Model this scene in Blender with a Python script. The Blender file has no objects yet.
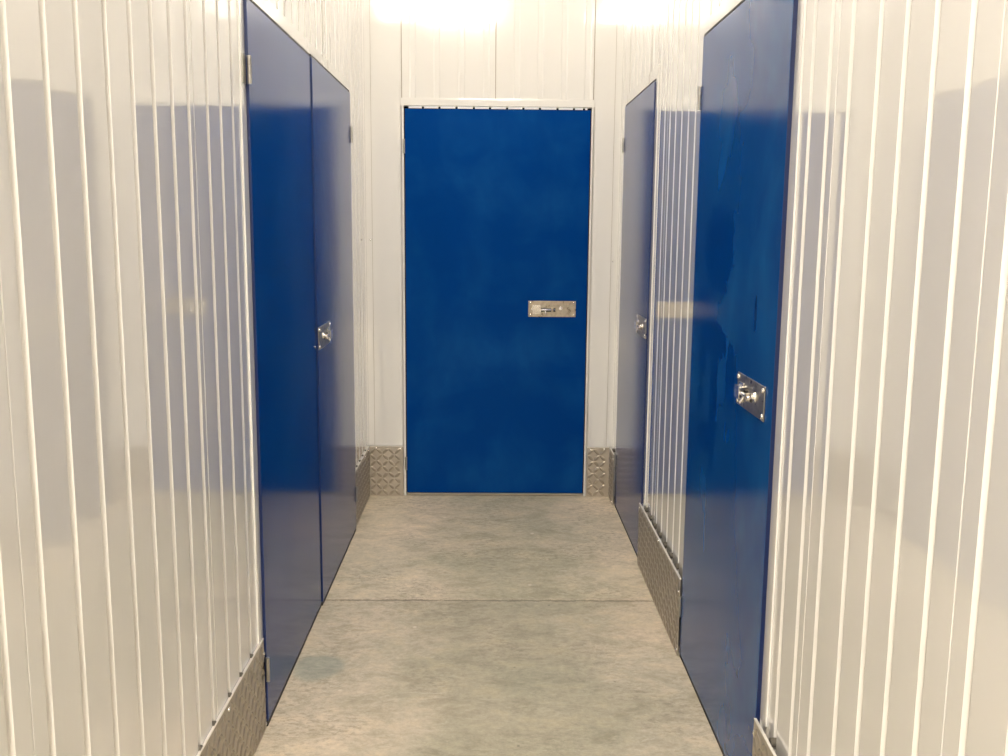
import bpy, bmesh, math, random
from mathutils import Matrix, Vector
random.seed(7)
C = bpy.context.scene.collection
S = bpy.context.scene

# ------------------------------------------------------------------ camera, world, light, exposure
FPX = 970.9
cam_d = bpy.data.cameras.new('camera'); cam = bpy.data.objects.new('camera', cam_d); C.objects.link(cam)
cam_d.sensor_width = 36; cam_d.lens = FPX * 36 / 1008; cam_d.clip_start = 0.02
yaw, pitch, roll = 0.0146, -0.1559, 0.0089
cy_, sy_ = math.cos(yaw), math.sin(yaw)
Fv = Vector((sy_*math.cos(pitch), cy_*math.cos(pitch), math.sin(pitch)))
Rv = Vector((cy_, -sy_, 0)); Uv = Rv.cross(Fv)
Rv, Uv = math.cos(roll)*Rv + math.sin(roll)*Uv, -math.sin(roll)*Rv + math.cos(roll)*Uv
m = Matrix((Rv, Uv, -Fv)).transposed().to_4x4(); m.translation = (0.4675, -5.3491, 1.5192)
cam.matrix_world = m
S.camera = cam
w = bpy.data.worlds.new('world'); S.world = w; w.use_nodes = True
w.node_tree.nodes['Background'].inputs[0].default_value = (0.9, 0.85, 0.8, 1)
w.node_tree.nodes['Background'].inputs[1].default_value = 0.0
S.view_settings.view_transform = 'Standard'; S.view_settings.look = 'None'
S.view_settings.gamma = 1; S.view_settings.use_curve_mapping = False
S.view_settings.exposure = 0.0
LAMP_COL = (1.0, 0.905, 0.77)
# ceiling light and added fill: x0, x1, y0, y1, radiance
LAMP_MAIN = (-0.30, 0.52, -7.80, -6.3, 126.0)
FILL_FRONT = (0.22, 0.72, -2.2, -1.0, 30.0)  # unseen fill, added to brighten the back wall and floor
H_CEIL = 4.2

# ------------------------------------------------------------------ dimensions (metres)
Y_OPEN, Y_REAR = -5.65, -15.0           # the corridor opens into a wider aisle behind the camera
X_AISLE0, X_AISLE1 = -3.0, 4.0
XLW, XRW = -0.214, 1.165               # flat face of the side wall sheets
XLD, XRD = -0.202, 1.151               # door faces
XLK, XRK = -0.207, 1.144               # kick plate faces
DH = 2.135                             # door height
KH = 0.289                             # kick plate height
L0, L1, L2 = -0.642, -1.6245, -2.576
R0, R1, R2, R3 = -0.195, -1.114, -2.080, -3.050

# ------------------------------------------------------------------ materials
def nt(name):
    mt = bpy.data.materials.new(name); mt.use_nodes = True
    t = mt.node_tree; return mt, t, t.nodes['Principled BSDF']
def node(t, kind, **kw):
    n = t.nodes.new(kind)
    for k, v in kw.items():
        if k.startswith('i_'): n.inputs[k[2:].replace('_', ' ')].default_value = v
        else: setattr(n, k, v)
    return n
def ramp(t, fac, stops):
    r = t.nodes.new('ShaderNodeValToRGB'); e = r.color_ramp.elements
    while len(e) < len(stops): e.new(0.5)
    for q, (p, c) in zip(e, stops): q.position = p; q.color = (*c, 1) if len(c) == 3 else c
    t.links.new(fac, r.inputs[0]); return r.outputs[0]
def pos(t, scale=(1, 1, 1), loc=(0, 0, 0)):
    g = t.nodes.new('ShaderNodeNewGeometry'); mp = t.nodes.new('ShaderNodeMapping')
    mp.inputs['Scale'].default_value = scale; mp.inputs['Location'].default_value = loc
    t.links.new(g.outputs['Position'], mp.inputs[0]); return mp.outputs[0]
def noise(t, vec, scale, detail=3, rough=0.5, dist=0.0):
    n = node(t, 'ShaderNodeTexNoise'); n.inputs['Scale'].default_value = scale
    n.inputs['Detail'].default_value = detail; n.inputs['Roughness'].default_value = rough
    n.inputs['Distortion'].default_value = dist
    t.links.new(vec, n.inputs['Vector']); return n.outputs['Fac']
def mathn(t, op, a, b=None, c=None, clamp=False):
    n = node(t, 'ShaderNodeMath', operation=op, use_clamp=clamp)
    for i, v in enumerate((a, b, c)):
        if v is None: continue
        if isinstance(v, (int, float)): n.inputs[i].default_value = v
        else: t.links.new(v, n.inputs[i])
    return n.outputs[0]
def mixc(t, fac, a, b):
    n = node(t, 'ShaderNodeMix', data_type='RGBA')
    for s, v in ((n.inputs[0], fac), (n.inputs[6], a), (n.inputs[7], b)):
        if isinstance(v, (int, float)): s.default_value = v
        elif isinstance(v, tuple): s.default_value = (*v, 1)
        else: t.links.new(v, s)
    return n.outputs[2]
def bump(t, h, strength, dist=0.01):
    b = node(t, 'ShaderNodeBump'); b.inputs['Strength'].default_value = strength
    b.inputs['Distance'].default_value = dist; t.links.new(h, b.inputs['Height']); return b.outputs[0]
def simple(name, col, rough=0.5, metal=0.0, emit=None, power=0):
    mt, t, b = nt(name); b.inputs['Base Color'].default_value = (*col, 1)
    b.inputs['Roughness'].default_value = rough; b.inputs['Metallic'].default_value = metal
    if emit: b.inputs['Emission Color'].default_value = (*emit, 1); b.inputs['Emission Strength'].default_value = power
    return mt

def mat_sheet():
    mt, t, b = nt('glossy white painted steel sheet')
    n1 = noise(t, pos(t, (1.0, 1.0, .45)), 2.2, 2)
    b.inputs['Base Color'].default_value = (0.74, 0.73, 0.71, 1)
    n2 = noise(t, pos(t, (3, 3, .5)), 5, 3)
    r = node(t, 'ShaderNodeMapRange'); r.inputs['To Min'].default_value = .035; r.inputs['To Max'].default_value = .075
    t.links.new(n2, r.inputs[0]); t.links.new(r.outputs[0], b.inputs['Roughness'])
    t.links.new(bump(t, n1, .14, .006), b.inputs['Normal']); t.links.new(bump(t, n1, .14, .006), b.inputs['Coat Normal'])
    b.inputs['IOR'].default_value = 1.85
    b.inputs['Coat Weight'].default_value = 1.0; b.inputs['Coat Roughness'].default_value = .03; b.inputs['Coat IOR'].default_value = 1.6
    return mt
def mat_trim():
    return simple('white folded steel trim', (0.78, 0.755, 0.72), .3)
def mat_door(name='blue painted steel', marks=None):
    # marks: wiped patches as (y, z, half width, half height) in world metres
    mt, t, b = nt(name)
    n1 = noise(t, pos(t), 3.2, 3, .5, .3)
    smear = ramp(t, n1, [(.42, (0, 0, 0)), (.62, (1, 1, 1))])
    n2 = noise(t, pos(t, (1, 1, .5)), 9, 3, .55, .2)
    fac = mathn(t, 'MULTIPLY', smear, n2)
    if marks:
        g = node(t, 'ShaderNodeNewGeometry'); sp = node(t, 'ShaderNodeSeparateXYZ'); t.links.new(g.outputs['Position'], sp.inputs[0])
        wob = noise(t, pos(t, (1, 1, 1)), 26, 4, .6)
        tot = None
        for (y, z, a, h) in marks:
            dy = mathn(t, 'DIVIDE', mathn(t, 'SUBTRACT', sp.outputs[1], y), a)
            dz = mathn(t, 'DIVIDE', mathn(t, 'SUBTRACT', sp.outputs[2], z), h)
            d = mathn(t, 'ADD', mathn(t, 'MULTIPLY', dy, dy), mathn(t, 'MULTIPLY', dz, dz))
            d = mathn(t, 'ADD', d, mathn(t, 'MULTIPLY', mathn(t, 'SUBTRACT', wob, .5), 1.9))
            s = ramp(t, d, [(.96, (1, 1, 1)), (1.0, (0, 0, 0))])
            tot = s if tot is None else mathn(t, 'MAXIMUM', tot, s)
        dust = mathn(t, 'MULTIPLY_ADD', tot, -1.0, 1.0, clamp=True)
        haze = mathn(t, 'MULTIPLY', dust, mathn(t, 'ADD', .35, mathn(t, 'MULTIPLY', fac, .9)))
    else:
        haze = mathn(t, 'MULTIPLY', fac, .8)
    col = mixc(t, mathn(t, 'MULTIPLY', haze, .30 if marks else .20), (0.0, 0.034, 0.195), (0.03, 0.22, 0.48))
    t.links.new(col, b.inputs['Base Color'])
    b.inputs['Roughness'].default_value = .16
    b.inputs['IOR'].default_value = 1.34; b.inputs['Specular Tint'].default_value = (.12, .45, 1, 1)
    t.links.new(bump(t, noise(t, pos(t, (1, 1, .6)), 2.0, 1), .25, .01), b.inputs['Normal'])
    return mt
def mat_concrete():
    mt, t, b = nt('power floated concrete')
    p = pos(t)
    big = noise(t, p, 1.3, 5, .6, .6); mid = noise(t, pos(t, (1, 1.6, 1)), 6.5, 9, .72, .4); fine = noise(t, p, 46, 6, .8)
    c = ramp(t, big, [(.30, (.39, .365, .295)), (.5, (.47, .42, .34)), (.70, (.56, .48, .39))])
    c2 = ramp(t, mid, [(.38, (.78, .77, .72)), (.5, (1, 1, 1)), (.62, (1.16, 1.12, 1.06))])
    mul = node(t, 'ShaderNodeMix', data_type='RGBA', blend_type='MULTIPLY'); mul.inputs[0].default_value = .9
    t.links.new(c, mul.inputs[6]); t.links.new(c2, mul.inputs[7])
    f2 = ramp(t, fine, [(.30, (.62, .62, .60)), (.65, (1.14, 1.13, 1.11))])
    mul2 = node(t, 'ShaderNodeMix', data_type='RGBA', blend_type='MULTIPLY'); mul2.inputs[0].default_value = .6
    t.links.new(mul.outputs[2], mul2.inputs[6]); t.links.new(f2, mul2.inputs[7])
    col = mul2.outputs[2]
    # pale trowel scuffs
    sc = noise(t, pos(t, (2.2, 5, 1)), 3.4, 6, .72, 2.2)
    scm = ramp(t, sc, [(.56, (0, 0, 0)), (.66, (1, 1, 1))])
    col = mixc(t, mathn(t, 'MULTIPLY', scm, .5), col, (.58, .52, .43))
    # greyer trafficked middle
    g0 = node(t, 'ShaderNodeNewGeometry'); sp0 = node(t, 'ShaderNodeSeparateXYZ'); t.links.new(g0.outputs['Position'], sp0.inputs[0])
    dm = mathn(t, 'ABSOLUTE', mathn(t, 'SUBTRACT', sp0.outputs[0], .55))
    dm = mathn(t, 'ADD', dm, mathn(t, 'MULTIPLY', mathn(t, 'SUBTRACT', noise(t, p, 3, 6, .65), .5), 1.1))
    tm = ramp(t, dm, [(.20, (1, 1, 1)), (.50, (0, 0, 0))])
    mm = node(t, 'ShaderNodeMix', data_type='RGBA', blend_type='MULTIPLY'); t.links.new(tm, mm.inputs[0])
    t.links.new(col, mm.inputs[6]); mm.inputs[7].default_value = (.79, .82, .79, 1); col = mm.outputs[2]
    # slab beyond the joint painted paler to make up for weak light there
    far = mathn(t, 'GREATER_THAN', sp0.outputs[1], -1.56)
    m3 = node(t, 'ShaderNodeMix', data_type='RGBA', blend_type='MULTIPLY'); t.links.new(far, m3.inputs[0])
    t.links.new(col, m3.inputs[6]); m3.inputs[7].default_value = (1.16, 1.15, 1.13, 1); col = m3.outputs[2]
    # fine dark grime and pale chips
    gr_ = ramp(t, noise(t, pos(t, (1, 1.7, 1)), 30, 8, .8), [(.49, (0, 0, 0)), (.60, (1, 1, 1))])
    gt = ramp(t, noise(t, p, 2.6, 4), [(.42, (0, 0, 0)), (.6, (1, 1, 1))])
    col = mixc(t, mathn(t, 'MULTIPLY', mathn(t, 'MULTIPLY', gr_, gt), .62), col, (.20, .18, .135))
    v2 = node(t, 'ShaderNodeTexVoronoi'); v2.inputs['Scale'].default_value = 6; t.links.new(pos(t, (1, 1, 1), (3.3, 1.7, 0)), v2.inputs['Vector'])
    chip = ramp(t, mathn(t, 'ADD', v2.outputs['Distance'], mathn(t, 'MULTIPLY', fine, .05)), [(.065, (1, 1, 1)), (.085, (0, 0, 0))])
    col = mixc(t, mathn(t, 'MULTIPLY', mathn(t, 'MULTIPLY', chip, ramp(t, noise(t, p, 5, 2), [(.5, (0, 0, 0)), (.52, (1, 1, 1))])), .7), col, (.62, .56, .48))
    # dark specks and small pits
    v = node(t, 'ShaderNodeTexVoronoi'); v.inputs['Scale'].default_value = 9; t.links.new(p, v.inputs['Vector'])
    pit = ramp(t, v.outputs['Distance'], [(.03, (1, 1, 1)), (.055, (0, 0, 0))])
    gate = ramp(t, noise(t, p, 4, 2), [(.52, (0, 0, 0)), (.56, (1, 1, 1))])
    col = mixc(t, mathn(t, 'MULTIPLY', mathn(t, 'MULTIPLY', pit, gate), .6), col, (.11, .095, .075))
    # saw-cut joint across the corridor and the bluish stain
    g = node(t, 'ShaderNodeNewGeometry'); sp = node(t, 'ShaderNodeSeparateXYZ'); t.links.new(g.outputs['Position'], sp.inputs[0])
    wob = mathn(t, 'MULTIPLY', mathn(t, 'SUBTRACT', noise(t, p, 14, 5, .8), .5), .034)
    dj = mathn(t, 'ABSOLUTE', mathn(t, 'ADD', mathn(t, 'ADD', sp.outputs[1], 1.560), wob))
    thick = mathn(t, 'MULTIPLY_ADD', noise(t, p, 9, 4, .7), .040, -.0125)
    j = mathn(t, 'LESS_THAN', dj, thick)
    col = mixc(t, mathn(t, 'MULTIPLY', j, .62), col, (.12, .10, .075))
    dx = mathn(t, 'DIVIDE', mathn(t, 'SUBTRACT', sp.outputs[0], -.12), .13)
    dy = mathn(t, 'DIVIDE', mathn(t, 'SUBTRACT', sp.outputs[1], -2.17), .15)
    d = mathn(t, 'ADD', mathn(t, 'ADD', mathn(t, 'MULTIPLY', dx, dx), mathn(t, 'MULTIPLY', dy, dy)), mathn(t, 'MULTIPLY', noise(t, p, 8, 3), .9))
    st = ramp(t, d, [(.75, (1, 1, 1)), (1.25, (0, 0, 0))])
    col = mixc(t, mathn(t, 'MULTIPLY', st, .5), col, (.20, .245, .225))
    t.links.new(col, b.inputs['Base Color'])
    rr = node(t, 'ShaderNodeMapRange'); rr.inputs['To Min'].default_value = .42; rr.inputs['To Max'].default_value = .62
    t.links.new(mid, rr.inputs[0]); t.links.new(rr.outputs[0], b.inputs['Roughness'])
    hh = mathn(t, 'SUBTRACT', mathn(t, 'ADD', mathn(t, 'MULTIPLY', fine, .3), mid), mathn(t, 'MULTIPLY', j, .8))
    t.links.new(bump(t, hh, .18, .01), b.inputs['Normal'])
    return mt
def mat_plate():
    mt, t, b = nt('dull checker plate aluminium')
    n = noise(t, pos(t), 7, 4, .6)
    t.links.new(ramp(t, n, [(.3, (.47, .42, .35)), (.7, (.62, .565, .49))]), b.inputs['Base Color'])
    b.inputs['Metallic'].default_value = .75
    t.links.new(mathn(t, 'MULTIPLY_ADD', n, .2, .36), b.inputs['Roughness'])
    return mt
def mat_latch():
    mt, t, b = nt('zinc plated steel')
    n = noise(t, pos(t, (1, 1, 1)), 45, 3)
    t.links.new(ramp(t, n, [(.3, (.40, .36, .30)), (.7, (.60, .55, .47))]), b.inputs['Base Color'])
    b.inputs['Metallic'].default_value = 1
    t.links.new(mathn(t, 'MULTIPLY_ADD', n, .2, .20), b.inputs['Roughness'])
    return mt
M_SHEET = mat_sheet(); M_TRIM = mat_trim(); M_FRAME = M_SHEET; M_DOOR = mat_door()
M_DOOR_R = mat_door('blue painted steel with wiped dust', [(-2.42, 1.455, .18, .14), (-2.40, 1.18, .17, .06), (-2.43, .97, .05, .22), (-2.25, 1.30, .09, .035), (-2.27, 1.10, .05, .05), (-2.25, .98, .04, .03), (-2.33, .86, .10, .045), (-2.62, 1.10, .05, .10), (-2.86, 1.30, .012, .05)])
M_CONC = mat_concrete(); M_PLATE = mat_plate(); M_LATCH = mat_latch()
M_LOZ = simple('raised tread with painted shade', (.43, .385, .315), .38, .75)  # tread coloured darker to stand for its dark reflections and shade
M_EDGE = simple('bright aluminium edge', (.86, .83, .78), .3, .6)
M_SCREW = simple('polished screw head', (.90, .88, .85), .18, .9)
M_NAVY = simple('painted navy edge shade', (.001, .012, .075), .5)  # shade of the leaf edges as a colour
M_FOAM = simple('dark grey foam', (.10, .09, .075), .9)
M_SEAM = simple('grey seam and shadow gap', (.34, .31, .26), .7)
M_DARK = simple('black gap shade', (.015, .014, .013), .6)  # black put into door gaps and under bolts as their shade
M_HINGE = simple('satin steel hinge', (.44, .42, .38), .38, .85)
M_CEIL = simple('white ceiling panel', (.74, .72, .68), .6)
M_CASE = simple('white lamp casing', (.8, .8, .78), .4)
M_BRUSH = simple('pale brush strip', (.70, .72, .76), .45)

# ------------------------------------------------------------------ mesh helpers
def box(bm, a, b):
    x0, x1 = sorted((a[0], b[0])); y0, y1 = sorted((a[1], b[1])); z0, z1 = sorted((a[2], b[2]))
    v = [bm.verts.new(p) for p in ((x0,y0,z0),(x1,y0,z0),(x1,y1,z0),(x0,y1,z0),(x0,y0,z1),(x1,y0,z1),(x1,y1,z1),(x0,y1,z1))]
    for f in ((0,3,2,1),(4,5,6,7),(0,1,5,4),(1,2,6,5),(2,3,7,6),(3,0,4,7)): bm.faces.new([v[i] for i in f])
def cyl(bm, c, axis, r, h, n=16, r2=None, dome=0):
    # cylinder from c along unit axis by h, optional taper and domed end
    a = Vector(axis).normalized(); u = a.orthogonal().normalized(); v = a.cross(u); c = Vector(c)
    prof = [(r, 0), (r if r2 is None else r2, h)]
    if dome:
        rr = prof[-1][0]; prof += [(rr*math.cos(k*math.pi/8), h+dome*math.sin(k*math.pi/8)) for k in (1, 2, 3)]
    rings = [[bm.verts.new(c + a*z + (u*math.cos(i*2*math.pi/n) + v*math.sin(i*2*math.pi/n))*q) for i in range(n)] for q, z in prof]
    for p, q in zip(rings, rings[1:]):
        for i in range(n): bm.faces.new((p[i], p[(i+1)%n], q[(i+1)%n], q[i]))
    bm.faces.new(rings[0][::-1])
    if dome:
        t = bm.verts.new(c + a*(h+dome))
        for i in range(n): bm.faces.new((rings[-1][i], rings[-1][(i+1)%n], t))
    else: bm.faces.new(rings[-1])
def obj(name, bm, mat, parent=None, bevel=0, loc=None, smooth=False):
    bmesh.ops.recalc_face_normals(bm, faces=bm.faces)
    org = Vector(loc) if loc is not None else (parent['_w'] if parent is not None and False else Vector((0, 0, 0)))
    me = bpy.data.meshes.new(name)
    if parent is not None: bmesh.ops.translate(bm, verts=bm.verts, vec=-WORLD[parent.name])
    elif loc is not None: bmesh.ops.translate(bm, verts=bm.verts, vec=-org)
    bm.to_mesh(me); bm.free(); me.materials.append(mat)
    o = bpy.data.objects.new(name, me); C.objects.link(o)
    if smooth:
        for p in me.polygons: p.use_smooth = True
        try: me.set_sharp_from_angle(angle=math.radians(35))
        except Exception: pass
    if parent is not None: o.parent = parent; WORLD[o.name] = WORLD[parent.name]
    else: o.location = org; WORLD[o.name] = org
    if bevel:
        b = o.modifiers.new('bevel', 'BEVEL'); b.width = bevel; b.segments = 2; b.limit_method = 'ANGLE'
    return o
WORLD = {}
def empty(name, loc):
    o = bpy.data.objects.new(name, None); C.objects.link(o); o.location = loc; o.empty_display_size = .1
    WORLD[o.name] = Vector(loc); return o
def tag(o, label, cat, kind=None, group=None):
    o['label'] = label; o['category'] = cat
    if kind: o['kind'] = kind
    if group: o['group'] = group
    return o
NB = bmesh.new

class Face:
    """wall-plane coordinates: u along the wall, n out into the corridor, z up"""
    def __init__(s, org, u, n): s.o = Vector(org); s.u = Vector(u); s.n = Vector(n)
    def p(s, u, n, z): return s.o + s.u*u + s.n*n + Vector((0, 0, z))
    def box(s, bm, a, b): box(bm, s.p(*a), s.p(*b))
    def cyl(s, bm, c, axis, r, h, **k):
        ax = s.u*axis[0] + s.n*axis[1] + Vector((0, 0, axis[2])); cyl(bm, s.p(*c), ax, r, h, **k)

# ------------------------------------------------------------------ ribbed sheet walls
WARP = .0003
GW, GB, GD = .023, .009, .0068         # groove width at the face, at its bed, and its depth
def profile(a, b, grooves, laps, GD=GD, GW=GW, GB=GB):
    """points (u, n) along the sheet from a to b (a<b): flats, recessed grooves and lapped joints"""
    pts = [(a, 0)]
    ev = [(g, 'g') for g in grooves if a + .022 < g < b - .022] + [(l, 'l') for l in laps if a + .01 < l < b - .01]
    for g, k in sorted(ev):
        if k == 'g': pts += [(g-GW/2, 0), (g-GB/2, -GD), (g+GB/2, -GD), (g+GW/2, 0)]
        else: pts += [(g-.0025, 0), (g-.0015, -.004), (g+.0015, -.004), (g+.0025, .0)]
    pts = pts + [(b, 0)]
    rr = random.Random(int(1000*(a+b)))
    out = [pts[0]]
    for p, q in zip(pts, pts[1:]):
        if q[0]-p[0] > .05 and p[1] == 0 and q[1] == 0:      # slight oil-canning of each flat pan
            k = rr.uniform(-WARP, WARP)
            for f in (.2, .4, .6, .8): out.append((p[0]+(q[0]-p[0])*f, k*4*f*(1-f)))
        out.append(q)
    return out
def sheet(bm, fc, a, b, z0, z1, grooves, laps, **k):
    pts = profile(a, b, grooves, laps, **k); v = [(bm.verts.new(fc.p(u, n, z0)), bm.verts.new(fc.p(u, n, z1))) for u, n in pts]
    for p, q in zip(v, v[1:]): bm.faces.new((p[0], q[0], q[1], p[1]))
def wall(name, fc, length, openings, grooves, laps, label, side_depth=.12):
    bm = NB(); u = 0
    for (a, b) in openings:
        if a > u: sheet(bm, fc, u, a, 0, H_CEIL, grooves, laps)
        sheet(bm, fc, a, b, DH+.012, H_CEIL, grooves, laps); u = b
    sheet(bm, fc, u, length, 0, H_CEIL, grooves, laps)
    bmesh.ops.remove_doubles(bm, verts=bm.verts, dist=1e-5)
    bmesh.ops.recalc_face_normals(bm, faces=bm.faces)
    # backing skin so the wall has its real thickness
    o0, o1 = [], []
    u = 0
    for (a, b) in openings + [(length, length)]:
        if a > u: fc.box(bm, (u, -.045, 0), (a, -.06, H_CEIL))
        if b > a: fc.box(bm, (a, -.045, DH+.012), (b, -.06, H_CEIL))
        u = b
    o = obj(name, bm, M_SHEET); tag(o, label, 'wall', 'structure'); return o

LF = Face((XLW, 0, 0), (0, -1, 0), (1, 0, 0))      # u = distance from the back wall
RF = Face((XRW, 0, 0), (0, -1, 0), (-1, 0, 0))
BF = Face((0, 0.012, 0), (1, 0, 0), (0, -1, 0))
LEN = -Y_OPEN
gl = [.017+.117*k for k in range(1, 26) if .017+.117*k < 2.99] + [3.089, 3.204, 3.318, 3.436, 3.558, 3.682, 3.803, 3.928] + [4.05+.118*k for k in range(31)]
gr = [.07+.117*k for k in range(9)] + [1.215, 1.335, 1.452, 1.571, 1.693, 1.816, 1.935] + [2.12+.117*k for k in range(8)] + [3.166, 3.28, 3.40, 3.54, 3.655, 3.768, 3.888, 4.035] + [4.155+.118*k for k in range(30)]
wall('wall_left', LF, LEN, [(-L0-.004, -L2+.004)], gl, [1.06, 2.02, 3.05, 3.985, 5.0, 6.0], 'glossy white ribbed steel wall on the left with two blue doors')
wall('wall_right', RF, LEN, [(-R0-.004, -R1+.004), (-R2-.004, -R3+.004)], gr, [1.40, 2.6, 3.325, 3.974, 5.0, 6.0], 'glossy white ribbed steel wall on the right with two separate blue doors')
# back wall: plain strips beside the door, ribbed panels above it
bm = NB()
sheet(bm, BF, XLW-.01, -.02, 0, H_CEIL, [], [])
sheet(bm, BF, 1.02, XRW+.01, 0, H_CEIL, [], [])
gb = [-.095, .045, .174, .306, .437] + [.60, .725, .852, .978]
sheet(bm, BF, -.02, 1.02, DH+.012, H_CEIL, gb, [.487], GD=.0025, GW=.036, GB=.022)
BF.box(bm, (XLW-.01, -.045, 0), (-.004, -.06, H_CEIL)); BF.box(bm, (1.004, -.045, 0), (XRW+.01, -.06, H_CEIL)); BF.box(bm, (-.004, -.045, DH+.012), (1.004, -.06, H_CEIL))
tag(obj('wall_back', bm, M_SHEET), 'white steel wall at the end of the corridor around the blue door', 'wall', 'structure')
bm = NB(); box(bm, (X_AISLE0, Y_REAR, 0), (X_AISLE1, Y_REAR-.06, H_CEIL))
for x in (X_AISLE0-.06, X_AISLE1): box(bm, (x, Y_REAR-.06, 0), (x+.06, Y_OPEN+.06, H_CEIL))
box(bm, (X_AISLE0, Y_OPEN, 0), (XLW-.002, Y_OPEN+.05, H_CEIL)); box(bm, (XRW+.002, Y_OPEN, 0), (X_AISLE1, Y_OPEN+.05, H_CEIL))
tag(obj('wall_rear', bm, M_TRIM), 'white walls of the cross aisle around and behind the camera', 'wall', 'structure')
bm = NB(); box(bm, (XLW-.3, Y_OPEN, -.1), (XRW+.3, .1, 0)); box(bm, (X_AISLE0-.06, Y_REAR-.06, -.1), (X_AISLE1+.06, Y_OPEN, 0)); tag(obj('floor', bm, M_CONC), 'worn grey concrete corridor floor with a saw cut joint', 'floor', 'structure')
bm = NB(); box(bm, (XLW-.06, Y_OPEN, H_CEIL), (XRW+.06, .08, H_CEIL+.05)); box(bm, (X_AISLE0-.06, Y_REAR-.06, H_CEIL), (X_AISLE1+.06, Y_OPEN, H_CEIL+.05)); tag(obj('ceiling', bm, M_CEIL), 'white ceiling high above the corridor', 'ceiling', 'structure')

# folded corner and header trims on the back wall
def trim(n, bm, label, mat=M_SHEET, bevel=.001):
    return tag(obj('trim_%d' % n, bm, mat, bevel=bevel), label, 'trim', 'structure')
for n, (x0, x1, sc, lab) in enumerate(((XLW, -.180, (-.190, 1.435), 'white corner trim where back wall meets left wall'), (1.128, XRW, (1.136, 1.33), 'white corner trim where back wall meets right wall')), 1):
    bm = NB(); fx = x0 if n == 1 else x1; s = 1 if n == 1 else -1
    box(bm, (x0, .012, KH), (x1, .009, H_CEIL)); box(bm, (fx, .012, KH), (fx+s*.003, -.028, H_CEIL))
    o = trim(n, bm, lab, bevel=0)
    sx = x1 if n == 1 else x0
    b2 = NB(); box(b2, (sx-.0016, .0125, KH), (sx+.0016, .0095, H_CEIL)); e = obj('shadow_gap_line', b2, M_SEAM, o); e['label'] = 'thin grey line painted as a shadow gap'  # grey line stands for the shadow gap beside the trim
    b2 = NB(); cyl(b2, (sc[0], .009, sc[1]), (0, -1, 0), .0045, .0015, n=12, dome=.002); obj('screw', b2, M_SCREW, o, smooth=True)
bm = NB(); BF.box(bm, (-.02, 0, DH+.045), (1.02, .006, DH+.052)); BF.box(bm, (-.02, 0, DH+.012), (1.02, .010, DH+.046))
trim(3, bm, 'white folded trim along the top of the back door')
for n, (x, lab) in enumerate(((-.014, 'grey edge strip running up from left jamb of back door'), (1.012, 'grey edge strip running up from right jamb of back door')), 4):
    bm = NB(); BF.box(bm, (x-.0025, -.001, DH+.045), (x+.0025, .0012, H_CEIL)); trim(n, bm, lab, mat=M_SEAM, bevel=0)

bm = NB(); BF.box(bm, (.4845, -.004, DH+.05), (.4890, .0008, H_CEIL)); trim(6, bm, 'grey joint line between the two sheets above the back door', mat=M_SEAM, bevel=0)

# ------------------------------------------------------------------ doors
def latch(parent, fc, u0, z, proud):
    """zinc plate with a sliding bolt; u0 = hinge side end of the plate"""
    W, Hh = .262, .088
    bm = NB(); fc.box(bm, (u0, proud, z-Hh/2), (u0+W, proud+.0035, z+Hh/2)); pl = obj('latch_plate', bm, M_LATCH, parent, bevel=.0012)
    pl['label'] = 'zinc plated latch plate'
    n0 = proud+.0035
    for a in (.011, W-.011):
        for b in (-Hh/2+.011, Hh/2-.011):
            bm = NB(); fc.cyl(bm, (u0+a, n0, z+b), (0, 1, 0), .0065, .0012, n=14, dome=.004); obj('screw', bm, M_SCREW, pl, smooth=True)
    # bridge shaped bolt keeper
    bm = NB(); zc = z-.004
    for zz in (zc-.017, zc+.014): fc.box(bm, (u0+.022, n0, zz), (u0+.070, n0+.014, zz+.003))
    fc.box(bm, (u0+.022, n0+.011, zc-.017), (u0+.070, n0+.0145, zc+.017))
    for zz in (zc-.026, zc+.017): fc.box(bm, (u0+.022, n0, zz), (u0+.070, n0+.0025, zz+.009))
    obj('bolt_keeper', bm, M_SCREW, pl, bevel=.0008)
    bm = NB(); fc.cyl(bm, (u0+.016, n0+.0065, zc), (1, 0, 0), .0055, .132, n=16, dome=.002); obj('bolt', bm, M_SCREW, pl, smooth=True)
    bm = NB(); fc.box(bm, (u0+.070, n0, zc-.0115), (u0+.150, n0+.0012, zc+.0095)); o_ = obj('bolt_shadow', bm, M_DARK, pl); o_['label'] = 'painted shadow under the bolt'  # dark patch painted as the bolt's shadow on the plate
    bm = NB(); fc.cyl(bm, (u0+.094, n0+.004, zc-.004), (0, .55, -.85), .0042, .020, n=12, dome=.004); obj('bolt_knob', bm, M_SCREW, pl, smooth=True)
    bm = NB(); fc.box(bm, (u0+.126, n0, zc-.010), (u0+.138, n0+.013, zc+.010)); obj('bolt_stop', bm, M_LATCH, pl, bevel=.001)
    bm = NB(); fc.cyl(bm, (u0+.178, n0, z+.004), (0, 1, 0), .0125, .004, n=24, r2=.011); fc.cyl(bm, (u0+.178, n0+.004, z+.004), (0, 1, 0), .006, .004, n=18, dome=.003)
    obj('lock_boss', bm, M_SCREW, pl, smooth=True)
def hinge(parent, fc, z, face, fl, narrow=False):
    """butt hinge at u=0: one leaf on the frame, knuckle over the gap"""
    bm = NB(); fc.box(bm, (-.010 if narrow else -.038, fl, z-.038), (-.006, fl+.0025, z+.038))
    h = obj('hinge', bm, M_HINGE, parent, bevel=.0005)
    bm = NB()
    for k in range(3): fc.cyl(bm, (-.002, face+.004, z-.038+k*.0256), (0, 0, 1), .0058, .0246, n=14)
    obj('knuckle', bm, M_HINGE, h, smooth=True)
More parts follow.
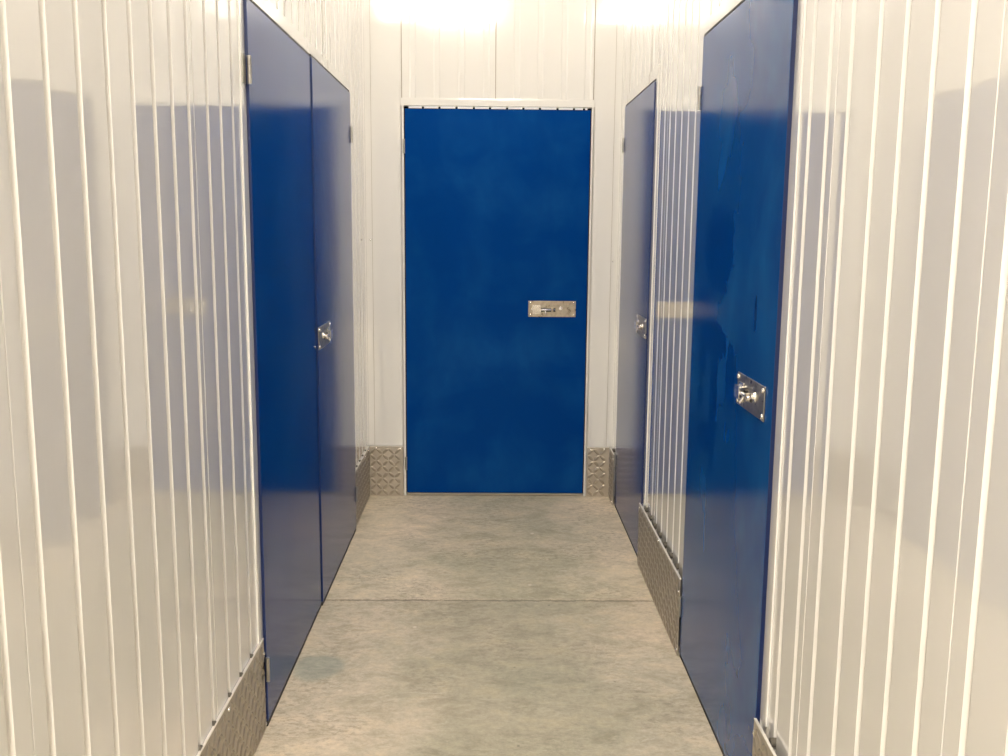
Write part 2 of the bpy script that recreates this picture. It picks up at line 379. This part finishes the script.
def door(n, fc, width, proud, label, mat, latch_at=None, close_side=True, edge_shade=None, z0=.017, zl=1.075, back=False):
    """fc has u=0 at the hinge edge, running to the latch edge; proud = face of leaf over the wall sheet; seal = u of the painted edge shade"""
    root = empty('door_%d' % n, fc.p(width/2, 0, 0)); tag(root, label, 'door', 'structure')
    T = .036
    bm = NB(); fc.box(bm, (.003, proud-T, z0), (width-.003, proud, DH-.004 if back else DH-.009)); obj('door_leaf', bm, mat, root, bevel=.0015)
    fl = .0045
    bm = NB(); W = .05 if not back else .02
    if not back:
        fc.box(bm, (-W, .0, KH if n != 9 else 0), (-.003, fl, DH+W)); fc.box(bm, (-.003, fl, 0), (-.0005, -.045, DH+.004))
        if close_side: fc.box(bm, (width+.003, 0, KH), (width+W, fl, DH+W)); fc.box(bm, (width+.0005, fl, 0), (width+.003, -.045, DH+.004))
        fc.box(bm, (-.003, 0, DH+.006), (width+(.003 if close_side else -.001), fl, DH+W)); fc.box(bm, (-.003, fl, DH+.002), (width+(.003 if close_side else 0), -.045, DH+.006))
    else:
        for a, b in ((-.015, -.003), (width+.003, width+.012)): fc.box(bm, (a, .0, 0), (b, .013, DH+.012))
        fc.box(bm, (-.016, -.045, 0), (-.003, .0, DH+.012)); fc.box(bm, (width+.003, -.045, 0), (width+.016, 0, DH+.012))
    obj('door_frame', bm, M_FRAME, root)
    if not back:  # black strips paint the shade of the gaps above and below the leaf
        bm = NB(); fc.box(bm, (.001, proud-.030, DH-.008), (width-.001, proud-.003, DH+.0015)); o_ = obj('top_gap_shade', bm, M_DARK, root); o_['label'] = 'painted shade of the gap above the leaf'
        bm = NB(); fc.box(bm, (.001, proud-.030, .001), (width-.001, proud-.002, z0-.001)); o_ = obj('bottom_gap_shade', bm, M_DARK, root); o_['label'] = 'painted shade of the gap under the leaf'
    # rebate painted black as the shade behind the gap
    bm = NB(); fc.box(bm, (-.003, proud-T-.002, 0), (width+.003, proud-T-.008, DH+.005)); obj('rebate_shade', bm, M_DARK, root)
    if edge_shade is not None:  # navy strip paints the leaf edge in shade
        bm = NB(); fc.box(bm, (edge_shade-.0012, proud-.016, z0+.001), (edge_shade+.0012, proud-.0004, DH-.010)); e = obj('edge_shade_strip', bm, M_NAVY, root); e['label'] = 'painted navy edge shade'
    for z in (1.935, .187): hinge(root, fc, z, proud, fl if not back else .012, back)
    if latch_at is not None: latch(root, fc, latch_at, zl, proud)
    return root
door(1, Face((XLW, L2, 0), (0, 1, 0), (1, 0, 0)), L1-L2-.001, XLD-XLW, 'near blue steel door leaf on the left, hinged on its near edge, without latch', M_DOOR, None, close_side=False, edge_shade=.003)
door(2, Face((XLW, L0, 0), (0, -1, 0), (1, 0, 0)), L0-L1-.001, XLD-XLW+.0045, 'farther blue steel door leaf on the left with latch beside the middle seam', M_DOOR, .705, close_side=False, zl=1.079, edge_shade=L0-L1-.004)
d3 = door(3, Face((0, .012, 0), (1, 0, 0), (0, -1, 0)), 1.0, .012, 'blue steel door facing the camera at the corridor end', M_DOOR, .676, zl=1.066, z0=.018, back=True)
door(4, Face((XRW, R0, 0), (0, -1, 0), (-1, 0, 0)), R0-R1, XRW-XRD-.004, 'narrow looking far blue steel door on the right beside back wall', M_DOOR, .640, zl=1.073, edge_shade=R0-R1-.004)
door(5, Face((XRW, R2, 0), (0, -1, 0), (-1, 0, 0)), R2-R3, XRW-XRD, 'near blue steel door on the right with wiped dust marks', M_DOOR_R, .645, zl=1.085, edge_shade=R2-R3-.004)
# pale brush strip with dark gaps above the back door, sill below
bm = NB(); xs = [.018, .100, .188, .279, .372, .458, .549, .637, .725, .819, .907, .961, .985]
for a, b in zip(xs, xs[1:]): box(bm, (a+.006, -.004, DH-.002), (b-.006, .004, DH+.009))
o = obj('top_seal', bm, M_BRUSH, d3); o['label'] = 'pale sealing strip broken by dark gaps'
bm = NB(); box(bm, (0.0, -.002, .005), (1.0, .03, .014)); obj('sill', bm, simple('grey aluminium sill', (.38, .34, .28), .5, .2), d3, bevel=.001)

# ------------------------------------------------------------------ checker plate kick plates
def kick(name, fc, a, b, n, label, screws, plugs=()):
    """checker plate from u=a to u=b, its face n metres out of the sheet"""
    bm = NB(); fc.box(bm, (a, n-.003, .002), (b, n, KH-.003))
    P = .0340; i = 0; u = a+.020
    while u < b-.014:
        j = 0; z = .022
        while z < KH-.018:
            s = 1 if (i+j) % 2 else -1; L, Wd, hh = .0215, .0080, .0032
            du, dz = math.cos(math.pi/4), s*math.sin(math.pi/4)
            ring = []
            for q, ww in ((-1, .1), (-.45, 1), (.45, 1), (1, .1)): ring.append((q*L, ww*Wd))
            base = [(l, w_) for l, w_ in ring] + [(l, -w_) for l, w_ in ring[::-1]]
            lo = [bm.verts.new(fc.p(u+l*du-w_*dz, n, z+l*dz+w_*du)) for l, w_ in base]
            hi = [bm.verts.new(fc.p(u+.72*l*du-.45*w_*dz, n+hh, z+.72*l*dz+.45*w_*du)) for l, w_ in base]
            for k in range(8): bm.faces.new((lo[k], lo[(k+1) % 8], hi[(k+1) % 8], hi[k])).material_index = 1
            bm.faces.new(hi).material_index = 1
            z += P; j += 1
        u += P; i += 1
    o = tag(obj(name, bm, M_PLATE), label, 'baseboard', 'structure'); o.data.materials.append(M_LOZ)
    bm = NB(); fc.box(bm, (a, n-.006, KH-.003), (b, n+.0008, KH)); e = obj('edge_strip', bm, M_EDGE, o); e['label'] = 'bright folded top edge'
    for g in plugs:
        if a+.01 < g < b-.01:
            bm = NB(); fc.cyl(bm, (g, -GD+.001, KH-.004), (0, 1, 0), .011, GD+n*.5, n=14); q_ = obj('foam_plug', bm, M_FOAM, o); q_['label'] = 'dark foam plug in a sheet groove'
    for (u, z) in screws:
        bm = NB(); fc.cyl(bm, (u, n, z), (0, 1, 0), .006, .0015, n=12, dome=.0035); obj('screw', bm, M_SCREW, o, smooth=True)
    return o
nL = XLK-XLW; nR = XRW-XRK
kick('baseboard_left', LF, .022, -L0-.006, nL, 'short checker plate on left wall between back corner and blue doors', [(.20, KH-.016), (.60, KH-.012), (.24, .02), (.60, .02), (.06, KH-.014)], gl)
kick('baseboard_left', LF, -L2+.006, LEN-.02, nL, 'long checker plate along the near end of the left wall', [(-L2+.015, KH-.045), (-L2+.015, .018)] + [(2.98+.5*k, z) for k in range(8) for z in (KH-.02, .02)], gl)
kick('baseboard_right', RF, .022, -R0-.006, nR, 'tiny checker plate on right wall beside the far blue door', [(-R0-.018, KH-.03), (-R0-.018, .02)], gr)
kick('baseboard_right', RF, -R1+.006, -R2-.006, nR, 'checker plate on right wall between the two blue doors', [(-R1+.016, KH-.02), (1.40, KH-.03), (-R2-.016, KH-.05), (-R2-.016, .02), (1.62, KH-.012)], gr)
kick('baseboard_right', RF, -R3+.006, LEN-.02, nR, 'checker plate along the near end of the right wall', [(-R3+.016, KH-.035), (-R3+.016, .02)] + [(3.42+.5*k, z) for k in range(8) for z in (KH-.02, .02)], gr)
kick('baseboard_back', BF, XLK+.002, -.018, .026, 'small checker plate left of the back door', [(XLK+.04, KH-.012), (-.034, KH-.014)])
kick('baseboard_back', BF, 1.018, XRK-.002, .026, 'small checker plate right of the back door', [(1.034, KH-.014), (XRK-.03, KH-.012)])

# ------------------------------------------------------------------ ceiling light and added fill light
def ceiling_or_fill_light(v, label):
    x0, x1, y0, y1, power = v
    r = empty('ceiling_or_fill_light', ((x0+x1)/2, (y0+y1)/2, H_CEIL)); tag(r, label, 'light')
    bm = NB(); box(bm, (x0-.02, y0-.02, H_CEIL-.06), (x1+.02, y1+.02, H_CEIL)); obj('casing', bm, M_CASE, r, bevel=.004)
    ml = simple('light diffuser', (.9, .9, .9), .4, 0, LAMP_COL, power)
    bm = NB(); box(bm, (x0, y0, H_CEIL-.072), (x1, y1, H_CEIL-.061)); obj('diffuser', bm, ml, r, bevel=.002)
ceiling_or_fill_light(LAMP_MAIN, 'wide ceiling light behind the camera, mirrored as a glare patch at top of back wall')
ceiling_or_fill_light(FILL_FRONT, 'added unseen fill light high above the side doors')
